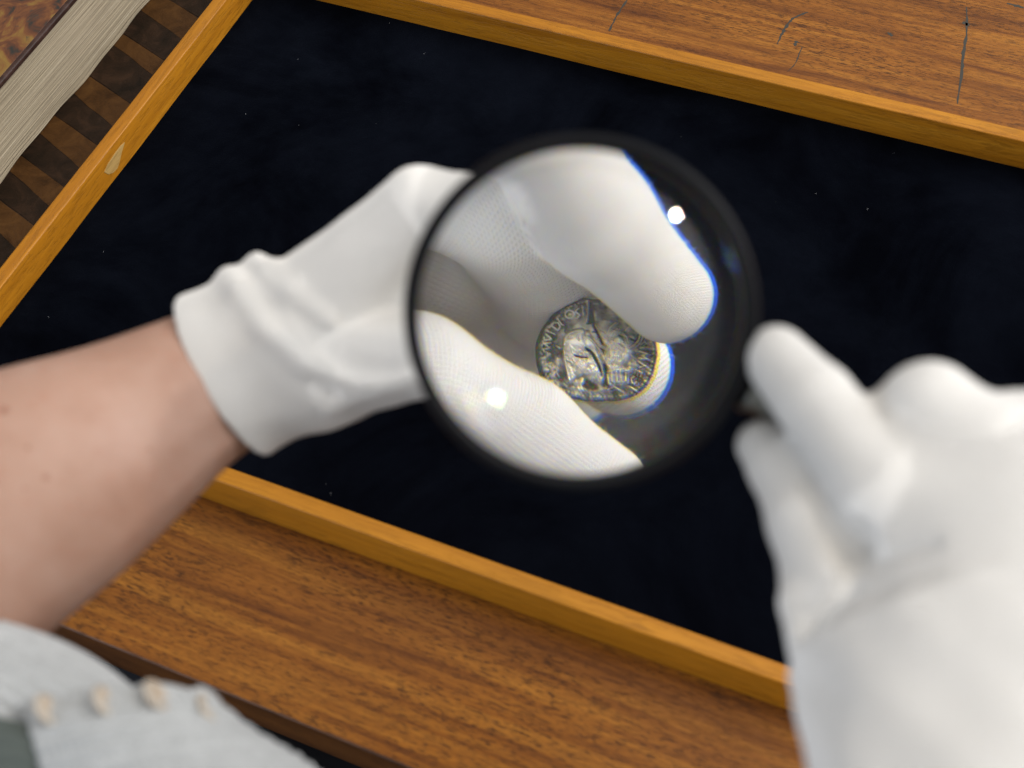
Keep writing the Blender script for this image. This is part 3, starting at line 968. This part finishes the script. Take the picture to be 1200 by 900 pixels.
def sheet(name, rows, mat, parent, thick, n=14, scal=0.0):
    """smooth cloth sheet through rows of points, with thickness"""
    A_ = np.array(rows, float)
    def cr(A0, m):
        out = []
        k0 = len(A0)
        for i in range(k0 - 1):
            p0, p1, p2, p3 = A0[max(i - 1, 0)], A0[i], A0[i + 1], A0[min(i + 2, k0 - 1)]
            for q in range(m):
                t = q / m
                out.append((-.5 * t + t * t - .5 * t ** 3) * p0 + (1 - 2.5 * t * t + 1.5 * t ** 3) * p1 + (.5 * t + 2 * t * t - 1.5 * t ** 3) * p2 + (-.5 * t * t + .5 * t ** 3) * p3)
        out.append(A0[-1])
        return np.array(out)
    G_ = cr(A_, n)
    G_ = cr(G_.transpose(1, 0, 2), n).transpose(1, 0, 2)
    R_, C_ = G_.shape[:2]
    du = np.gradient(G_, axis=1); dv = np.gradient(G_, axis=0)
    nn = np.cross(du, dv); nn /= np.linalg.norm(nn, axis=-1, keepdims=True)
    if (nn[R_ // 2, C_ // 2] @ (CAM - G_[R_ // 2, C_ // 2])) < 0: nn = -nn
    run_u = np.cumsum(np.linalg.norm(du, axis=-1), 1); run_v = np.cumsum(np.linalg.norm(dv, axis=-1), 0)
    rib = 1.1 * np.abs(np.sin(run_v * math.pi / 4.6))
    G_ = G_ + nn * rib[..., None]
    if scal:
        w = np.exp(-np.arange(R_) / 5.)[:, None]
        G_ = G_ - dv / np.linalg.norm(dv, axis=-1, keepdims=True) * (scal * np.abs(np.sin(run_u * math.pi / 16.)) * w)[..., None]
    top_ = G_ + nn * thick / 2; bot = G_ - nn * thick / 2
    V = np.concatenate([top_.reshape(-1, 3), bot.reshape(-1, 3)])
    i, j = np.meshgrid(np.arange(R_ - 1), np.arange(C_ - 1), indexing='ij')
    a = (i * C_ + j).ravel(); o = R_ * C_
    q1 = np.stack([a, a + 1, a + C_ + 1, a + C_], -1)
    qs = [q1, q1[:, ::-1] + o]
    for line in (np.arange(C_), (R_ - 1) * C_ + np.arange(C_), np.arange(R_) * C_, np.arange(R_) * C_ + C_ - 1):
        qs.append(np.stack([line[:-1], line[1:], line[1:] + o, line[:-1] + o], -1))
    me = mesh_np(name, V * MM, np.concatenate(qs))
    k = np.stack([run_u.ravel(), run_v.ravel(), 0 * run_u.ravel() + 1], -1)
    add_attr(me, 'knit', np.concatenate([k, k]))
    bm = bmesh.new(); bm.from_mesh(me); bmesh.ops.recalc_face_normals(bm, faces=bm.faces[:]); bm.to_mesh(me); bm.free()
    return link(name, me, mat, parent)
flap = sheet('button_band', FLAP, M['sleeve'], sleeve, 2.4, scal=2.6)
sheet('sleeve_lining', LINING, M['lining'], sleeve, 1.0)
for bp in BUTTONS:
    o = link('button', BM_, None, sleeve)
    nv = Vector(BUTTON_NORMAL)
    o.matrix_local = Matrix.Translation(Vector(bp) * MM) @ nv.to_track_quat('Z', 'Y').to_matrix().to_4x4() @ Matrix.Scale(0.88, 4)

# lap in dark cloth below the table edge
def lap():
    nx, ny = 40, 24
    X, Y = np.meshgrid(np.linspace(-200, 700, nx), np.linspace(-420, -40, ny), indexing='ij')
    Z = -230 + 40 * np.cos((X - 120) / 110.) + 8 * np.sin(Y * .05 + X * .03)
    V = np.stack([X, Y, Z], -1).reshape(-1, 3) * MM
    i, j = np.meshgrid(np.arange(nx - 1), np.arange(ny - 1), indexing='ij')
    a = (i * ny + j).ravel()
    return mesh_np('trousers', V, np.stack([a, a + ny, a + ny + 1, a + 1], -1))
link('trousers', lap(), M['denim'], person)

# ------------------------------------------------------------------ magnifying glass
lc = Vector(LENS['c']) * MM
axis = Vector(LENS['axis'])
hd = Vector(HANDLE[2][:3]) * MM - lc
xa = (hd - axis * hd.dot(axis)).normalized()
ya = axis.cross(xa)
FR = Matrix((xa, ya, axis)).transposed().to_4x4()
glass_obj = thing('magnifying_glass', 'round black rimmed magnifying glass held over the coin', 'magnifier', loc=lc)
glass_obj.rotation_euler = FR.to_euler()

def lathe(name, prof, n=160, close=False, smooth=True):
    V = []; Fc = []
    for r, z in prof:
        for k in range(n):
            a = 2 * math.pi * k / n
            V.append((r * math.cos(a) * MM, r * math.sin(a) * MM, z * MM))
    m = len(prof)
    for i in range(m if close else m - 1):
        for k in range(n):
            a = i * n + k; b = i * n + (k + 1) % n
            c = ((i + 1) % m) * n
            Fc.append((a, b, c + (k + 1) % n, c + k))
    return mesh_np(name, V, Fc, smooth)

def lens_mesh():
    def sag(r, R_): 
        K = LENS['K']; return r * r / R_ / (1 + math.sqrt(1 - (1 + K) * r * r / R_ ** 2))
    n, m = 192, 64
    V = []; Fc = []; 
    for (sg, T, R_) in ((1, LENS['T1'], LENS['R1']), (-1, LENS['T2'], LENS['R2'])):
        b0 = len(V)
        V.append((0, 0, sg * T * MM))
        for i in range(1, m + 1):
            r = LENS['r'] * i / m
            for k in range(n):
                a = 2 * math.pi * k / n
                V.append((r * math.cos(a) * MM, r * math.sin(a) * MM, sg * (T - sag(r, R_)) * MM))
        for k in range(n):
            k2 = (k + 1) % n
            tri = (b0, b0 + 1 + k, b0 + 1 + k2)
            Fc.append(tri if sg > 0 else tri[::-1])
        for i in range(m - 1):
            for k in range(n):
                k2 = (k + 1) % n
                q = (b0 + 1 + i * n + k, b0 + 1 + (i + 1) * n + k, b0 + 1 + (i + 1) * n + k2, b0 + 1 + i * n + k2)
                Fc.append(q if sg > 0 else q[::-1])
    e = len(V)
    for z in (1, -1):
        for k in range(n):
            a = 2 * math.pi * k / n
            V.append((LENS['r'] * math.cos(a) * MM, LENS['r'] * math.sin(a) * MM, z * MM))
    for k in range(n):
        k2 = (k + 1) % n
        Fc.append((e + k, e + n + k, e + n + k2, e + k2))
    me = bpy.data.meshes.new('lens')
    me.from_pydata(V, [], Fc)
    me.update()
    for p in me.polygons: p.use_smooth = True
    return me
lens_obj = link('lens', lens_mesh(), M['glass_front'], glass_obj)
lens_obj.data.materials.append(M['glass_back'])
for p in lens_obj.data.polygons:
    p.material_index = 0 if p.center.z > 0.0011 else 1
g0 = LENS['r'] - 1.4
link('rim', lathe('rim', [(g0, 3.2), (g0 - .3, 5.0), (g0 + .1, 9.4), (g0 + 1.0, 10.2), (g0 + 2.5, 10.1), (g0 + 3.4, 9.0), (g0 + 3.7, 6.0), (g0 + 3.7, -4.6),
                       (g0 + 3.3, -6.2), (g0 + 2.4, -6.9), (g0 + .9, -6.5), (g0 + .2, -5.4), (g0, -2.2), (g0 + 1.2, -1.6), (LENS['r'] + .15, -1.3), (LENS['r'] + .15, 1.3), (g0 + 1.2, 2.2)], 160, True), M['black_rim'], glass_obj)
def lathe_x(name, prof, mat, n=48):
    me = lathe(name, prof, n)
    me.transform(Matrix.Rotation(math.pi / 2, 4, 'Y'))
    return link(name, me, mat, glass_obj)
r0 = g0 + 4.0
lathe_x('collar', [(0, r0 - 1), (4.6, r0 - .6), (5.2, r0 + 1), (5.2, r0 + 4), (4.2, r0 + 5), (3.6, r0 + 6), (3.6, r0 + 8)], M['black_rim'])
lathe_x('ferrule', [(3.4, r0 + 2), (5.7, r0 + 2.6), (6.0, r0 + 4), (5.0, r0 + 5.5), (5.4, r0 + 8), (6.0, r0 + 15), (6.2, r0 + 20), (5.6, r0 + 20.6), (0, r0 + 20.6)], M['steel'])
lathe_x('grip', [(0, r0 + 19.5), (5.4, r0 + 19.8), (6.2, r0 + 21), (6.8, r0 + 34), (7.0, r0 + 55), (6.6, r0 + 72), (5.6, r0 + 80), (3.2, r0 + 83.5), (0, r0 + 84)], M['handle'])

# ------------------------------------------------------------------ coin
def coin():
    k = COIN['mm']
    outline = [(425, 145), (480, 158), (560, 165), (640, 182), (715, 225), (780, 290), (828, 360), (847, 440), (843, 520), (825, 600), (790, 662), (740, 712), (660, 742), (560, 752),
               (480, 752), (400, 745), (320, 722), (250, 690), (195, 640), (165, 570), (150, 480), (158, 400), (182, 335), (232, 268), (300, 202), (362, 160)]
    cx, cy = 500.0, 450.0
    O = np.array(outline, float) - (cx, cy)
    ang = np.arctan2(O[:, 1], O[:, 0]); rad = np.hypot(O[:, 0], O[:, 1])
    o = np.argsort(ang); ang = ang[o]; rad = rad[o]
    NA, NR = 420, 150
    th = np.linspace(-math.pi, math.pi, NA, endpoint=False)
    ra = np.interp(th, ang, rad, period=2 * math.pi)
    for _ in range(3):
        ra = (np.roll(ra, 2) + np.roll(ra, 1) + 2 * ra + np.roll(ra, -1) + np.roll(ra, -2)) / 6
    ra = ra + RNG.normal(size=NA) * .8 + 2.0 * np.sin(th * 17) * np.sin(th * 5 + 1)
    fr = np.linspace(0, 1, NR + 1)[1:]
    fr = 1 - (1 - fr) ** 1.0
    X = (np.cos(th)[None] * ra[None] * fr[:, None]); Y = (np.sin(th)[None] * ra[None] * fr[:, None])
    px = (X + cx).ravel(); py = (Y + cy).ravel()
    flat_part = []
    H = np.zeros(px.shape)          # height in drawing units (1 unit = k mm)
    def seg(ax_, ay_, bx_, by_):
        vx, vy = bx_ - ax_, by_ - ay_
        t = np.clip(((px - ax_) * vx + (py - ay_) * vy) / (vx * vx + vy * vy + 1e-9), 0, 1)
        return np.hypot(px - ax_ - t * vx, py - ay_ - t * vy)
    def line(pts, w, h):
        nonlocal H
        d = np.min([seg(*a, *b) for a, b in zip(pts[:-1], pts[1:])], axis=0)
        H = H + 1.7 * h * np.exp(-(d / (w * 1.1)) ** 2)
    def dot(x, y, w, h):
        nonlocal H
        H = H + 1.6 * h * np.exp(-((px - x) ** 2 + (py - y) ** 2) / (w * w))
    def area_(poly, h, soft):
        nonlocal H
        ins = np.zeros(px.shape, bool)
        n = len(poly)
        for i in range(n):
            (x0, y0), (x1, y1) = poly[i], poly[(i + 1) % n]
            c = ((y0 > py) != (y1 > py)) & (px < (x1 - x0) * (py - y0) / (y1 - y0 + 1e-9) + x0)
            ins ^= c
        d = np.min([seg(*poly[i], *poly[(i + 1) % n]) for i in range(n)], axis=0)
        sd = np.where(ins, d, -d)
        g_ = h / (1 + np.exp(-sd / soft * 3))
        H = H + g_
        if h > 0: flat_part.append(g_)
    # worn head in the middle, raised
    area_([(300, 360), (345, 338), (400, 330), (450, 345), (480, 400), (500, 470), (540, 560), (548, 640), (480, 600), (430, 590), (340, 640), (318, 590), (300, 500), (290, 440)], 13, 12)
    area_([(545, 420), (600, 380), (660, 350), (720, 370), (715, 450), (660, 540), (600, 580), (550, 560)], 11, 14)
    line([(300, 430), (306, 380), (330, 352), (372, 336), (410, 330)], 6, 9)
    line([(262, 428), (280, 440), (300, 436), (312, 424)], 6, 12)
    line([(300, 440), (304, 500), (316, 560), (330, 625)], 6, 10)
    line([(430, 440), (462, 462), (490, 505), (512, 556), (528, 600)], 6, -13)
    line([(425, 436), (405, 452), (385, 466)], 5, 9)
    line([(370, 484), (400, 492), (440, 496)], 4, -15)
    line([(385, 510), (372, 530), (362, 540)], 5, 9)
    line([(388, 550), (386, 575), (372, 585)], 5, 12)
    line([(478, 305), (500, 350), (530, 415)], 4.5, -13)
    line([(490, 305), (512, 350), (542, 412)], 4.5, 10)
    line([(560, 430), (552, 390), (560, 350), (580, 315), (610, 290)], 6, 9)
    line([(585, 420), (575, 385), (590, 350), (620, 325)], 5, 8)
    for q in range(6):
        line([(440 + q * 14, 370 + q * 14), (468 + q * 12, 392 + q * 17)], 3.2, 6)
    for q in range(7):
        xx = 570 + q * 13
        line([(xx, 440 + (q % 3) * 8), (xx - 6, 480 + (q % 2) * 6), (xx - 22, 530)], 3.4, 8)
    line([(640, 470), (645, 510), (625, 545), (600, 560)], 5, 12)
    line([(520, 470), (545, 520), (560, 545)], 5, 8)
    line([(748, 366), (742, 395), (722, 420), (690, 440)], 5, 12)
    line([(742, 362), (734, 388), (714, 412)], 4, -10)
    line([(660, 345), (690, 385), (715, 395)], 4, -8)
    line([(660, 345), (700, 300), (660, 270)], 6, 5)
    rs = np.random.default_rng(5)
    for q in range(70):                      # worn locks of hair and drapery in the middle
        x0, y0 = rs.uniform(300, 700), rs.uniform(330, 560)
        if ((x0 - 500) / 215) ** 2 + ((y0 - 440) / 130) ** 2 > 1: continue
        a0 = math.atan2(y0 - 430, x0 - 470) + 1.1 + rs.normal() * .35
        ln_ = rs.uniform(14, 36)
        line([(x0, y0), (x0 + ln_ * math.cos(a0), y0 + ln_ * math.sin(a0)), (x0 + 1.7 * ln_ * math.cos(a0 + .5), y0 + 1.7 * ln_ * math.sin(a0 + .5))], rs.uniform(2.6, 4.2), rs.uniform(2.5, 5.5) * rs.choice([1, 1, -1]))
    # crack and the dark notch at the top
    line([(545, 545), (548, 600), (543, 660)], 9, -13)
    area_([(452, 165), (470, 172), (486, 292), (440, 298), (448, 240)], -26, 3)
    line([(440, 160), (452, 220), (440, 285)], 6, 9)
    # countermark: oblong with two letters on either side of the crack
    line([(428, 592), (480, 588), (535, 590)], 5, 10)
    line([(565, 580), (620, 570), (682, 562)], 5, 10)
    for q in range(5):
        dot(450 + q * 19, 580, 5, 9); dot(575 + q * 19, 566 - q * 2, 5, 9)
    line([(470, 640), (488, 600), (505, 640)], 5, 12); line([(478, 625), (498, 625)], 4, 9)
    line([(505, 600), (522, 640), (536, 596)], 5, 11)
    line([(558, 600), (566, 652), (580, 656)], 6, 12)
    line([(585, 588), (588, 640)], 5, 12); line([(612, 582), (616, 638)], 5, 12)
    line([(635, 578), (640, 634)], 5, 12)
    line([(650, 580), (684, 572)], 5, 11); line([(668, 578), (666, 640)], 5.5, 13)
    line([(440, 640), (480, 668), (430, 660)], 11, -20)
    line([(600, 645), (660, 640)], 4, 7)
    # legend, lower right: G E V M
    line([(716, 610), (700, 622), (704, 650), (722, 654), (728, 640)], 4.6, 11)
    line([(726, 572), (764, 590)], 4.6, 11)
    for q in range(3):
        line([(726 + q * 18, 572 + q * 8), (718 + q * 18, 594 + q * 8)], 4.2, 10)
    line([(740, 520), (782, 548), (748, 556)], 4.8, 12)
    line([(742, 500), (792, 506), (760, 486), (796, 474), (748, 462)], 4.6, 11)
    line([(752, 440), (796, 436)], 4.6, 9); line([(756, 420), (780, 404), (794, 420)], 4.6, 9)
    line([(760, 392), (776, 372), (796, 388)], 4.4, 8)
    # legend, left side: A N V I D O S
    line([(182, 500), (228, 478), (186, 458)], 4.8, 10); line([(206, 490), (204, 466)], 4.2, 8)
    line([(180, 446), (226, 440), (184, 412), (230, 408)], 4.8, 10)
    line([(192, 392), (236, 388), (202, 360)], 4.8, 11)
    line([(212, 340), (252, 358)], 4.8, 11)
    line([(232, 308), (268, 334), (282, 312), (270, 290), (246, 288), (232, 308)], 4.6, 11)
    line([(268, 268), (292, 300), (302, 304)], 4.8, 12)
    th2 = np.linspace(0, 2 * math.pi, 17)
    line([(338 + 27 * math.cos(a), 240 + 24 * math.sin(a)) for a in th2], 5, 12); dot(338, 240, 9, 9)
    line([(388, 205), (372, 222), (396, 244), (382, 262)], 5, 11)
    line([(412, 190), (420, 246)], 5, 9)
    line([(190, 540), (232, 528)], 5, 8); line([(200, 575), (240, 560), (215, 548)], 5, 9)
    line([(232, 610), (256, 580), (276, 610)], 5, 8); line([(560, 690), (600, 672), (640, 694)], 5, 8)
    line([(690, 670), (720, 690)], 5, 9); line([(480, 700), (520, 690)], 6, 6)
    # beaded border
    NB = 84
    for q in range(NB):
        a = -math.pi + 2 * math.pi * q / NB
        rr = float(np.interp(a, ang, rad, period=2 * math.pi)) - 22
        dot(cx + rr * math.cos(a), cy + rr * math.sin(a), 7.5, 8 if (q * 7) % 11 > 1 else 3)
    # wear: pits and corrosion, strongest outside the centre
    def vnoise(s, seed):
        r = np.random.default_rng(seed); n = 96
        g = r.random((n, n))
        u = (px / s) % (n - 1); v = (py / s) % (n - 1)
        i = u.astype(int); j = v.astype(int); fu = u - i; fv = v - j
        fu = fu * fu * (3 - 2 * fu); fv = fv * fv * (3 - 2 * fv)
        return (g[i, j] * (1 - fu) + g[i + 1, j] * fu) * (1 - fv) + (g[i, j + 1] * (1 - fu) + g[i + 1, j + 1] * fu) * fv - .5
    rr = np.hypot(px - cx, py - cy) / 345
    rough = np.clip((rr - .35) * 1.8, .22, 1.0)
    H += (vnoise(22, 1) * 8 + vnoise(11, 2) * 6 + vnoise(6, 3) * 3) * rough + vnoise(60, 4) * 10
    edge_fall = np.clip((1 - np.repeat(fr, NA)) / .05, 0, 1)
    H -= (1 - edge_fall) ** 2 * 14
    rel = H - 0.45 * sum(flat_part)
    cX, cY = np.array(COIN['x']), np.array(COIN['y'])
    cY = cY - cX * (cY @ cX); cY /= np.linalg.norm(cY)
    nz = np.cross(cX, cY)
    if nz @ (CAM - np.array(COIN['c'])) < 0: nz = -nz
    C0 = np.array(COIN['c'])
    Xr, Yr = X.ravel() * k, Y.ravel() * k
    lx = lambda x, y, z: x[:, None] * cX + y[:, None] * cY + z[:, None] * nz
    top_ = lx(Xr, Yr, H * k * 1.15)
    ctr = lx(np.zeros(1), np.zeros(1), np.array([H[:NA].mean() * k * 1.15]))
    last = slice((NR - 1) * NA, NR * NA)
    rings = [top_]
    for z, g in ((-.6, 1.012), (-1.1, 1.012), (-1.8, .985), (-2.0, .93), (-2.0, .02)):
        rings.append(lx(Xr[last] * g, Yr[last] * g, np.full(NA, z)))
    V = np.concatenate([ctr] + rings)
    nrow = NR + 5
    i, j = np.meshgrid(np.arange(nrow - 1), np.arange(NA), indexing='ij')
    a = (1 + i * NA + j).ravel(); b = (1 + i * NA + (j + 1) % NA).ravel()
    quads = np.stack([a, a + NA, b + NA, b], -1)
    jj = np.arange(NA)
    tri = np.stack([np.zeros(NA, int), 1 + jj, 1 + (jj + 1) % NA], -1)
    me = bpy.data.meshes.new('coin')
    flip = np.cross(cX, cY) @ nz < 0
    fs = [tuple(q) for q in quads.tolist()] + [tuple(t) for t in tri.tolist()]
    if flip: fs = [f_[::-1] for f_ in fs]
    me.from_pydata((V * MM).tolist(), [], fs)
    me.update()
    for p in me.polygons: p.use_smooth = True
    relv = np.concatenate([[rel[:NA].mean()], rel, np.zeros(5 * NA)])
    rv = np.concatenate([[0.], rr, np.full(5 * NA, 1.)])
    add_float(me, 'relief', relv)
    add_float(me, 'radius', rv)
    me.transform(Matrix.Identity(4))
    o = link('coin', me, M['coin'])
    me.transform(Matrix.Identity(4))
    o.location = Vector(C0) * MM
    return o, nz

def coin_mat():
    N = Nodes('worn_silver')
    rel = N.n('ShaderNodeAttribute', attribute_name='relief').outputs['Fac']
    rad = N.n('ShaderNodeAttribute', attribute_name='radius').outputs['Fac']
    n = N.noise(N.coord(), 700.0, 5.0, 0.7)
    n2 = N.noise(N.coord(), 1900.0, 3.0, 0.6)
    # tarnish stays in the low places and round the rim, the middle is rubbed bright
    lowm = N.math('MULTIPLY_ADD', rel, 0.026, N.math('MULTIPLY_ADD', n, 0.75, -0.01))
    keep = N.math('SUBTRACT', lowm, N.math('MULTIPLY', N.ramp(rad, [(0.45, 0.0), (0.80, 1.0)]), 0.24), clamp=True)
    c = N.ramp(keep, [(0.05, (0.018, 0.019, 0.021)), (0.20, (0.135, 0.136, 0.132)), (0.38, (0.52, 0.495, 0.41)), (0.64, (0.92, 0.90, 0.83))])
    rg_ = N.math('MULTIPLY_ADD', keep, -0.2, 0.48)
    return N.set(color=c, metal=0.9, rough=rg_, normal=N.bump(n2, 0.2, 0.0001))
M['coin'] = coin_mat()
coin_obj, coin_n = coin()
coin_obj['label'] = 'small worn silver coin with a struck head and letters, pinched between white gloved fingers'
coin_obj['category'] = 'coin'
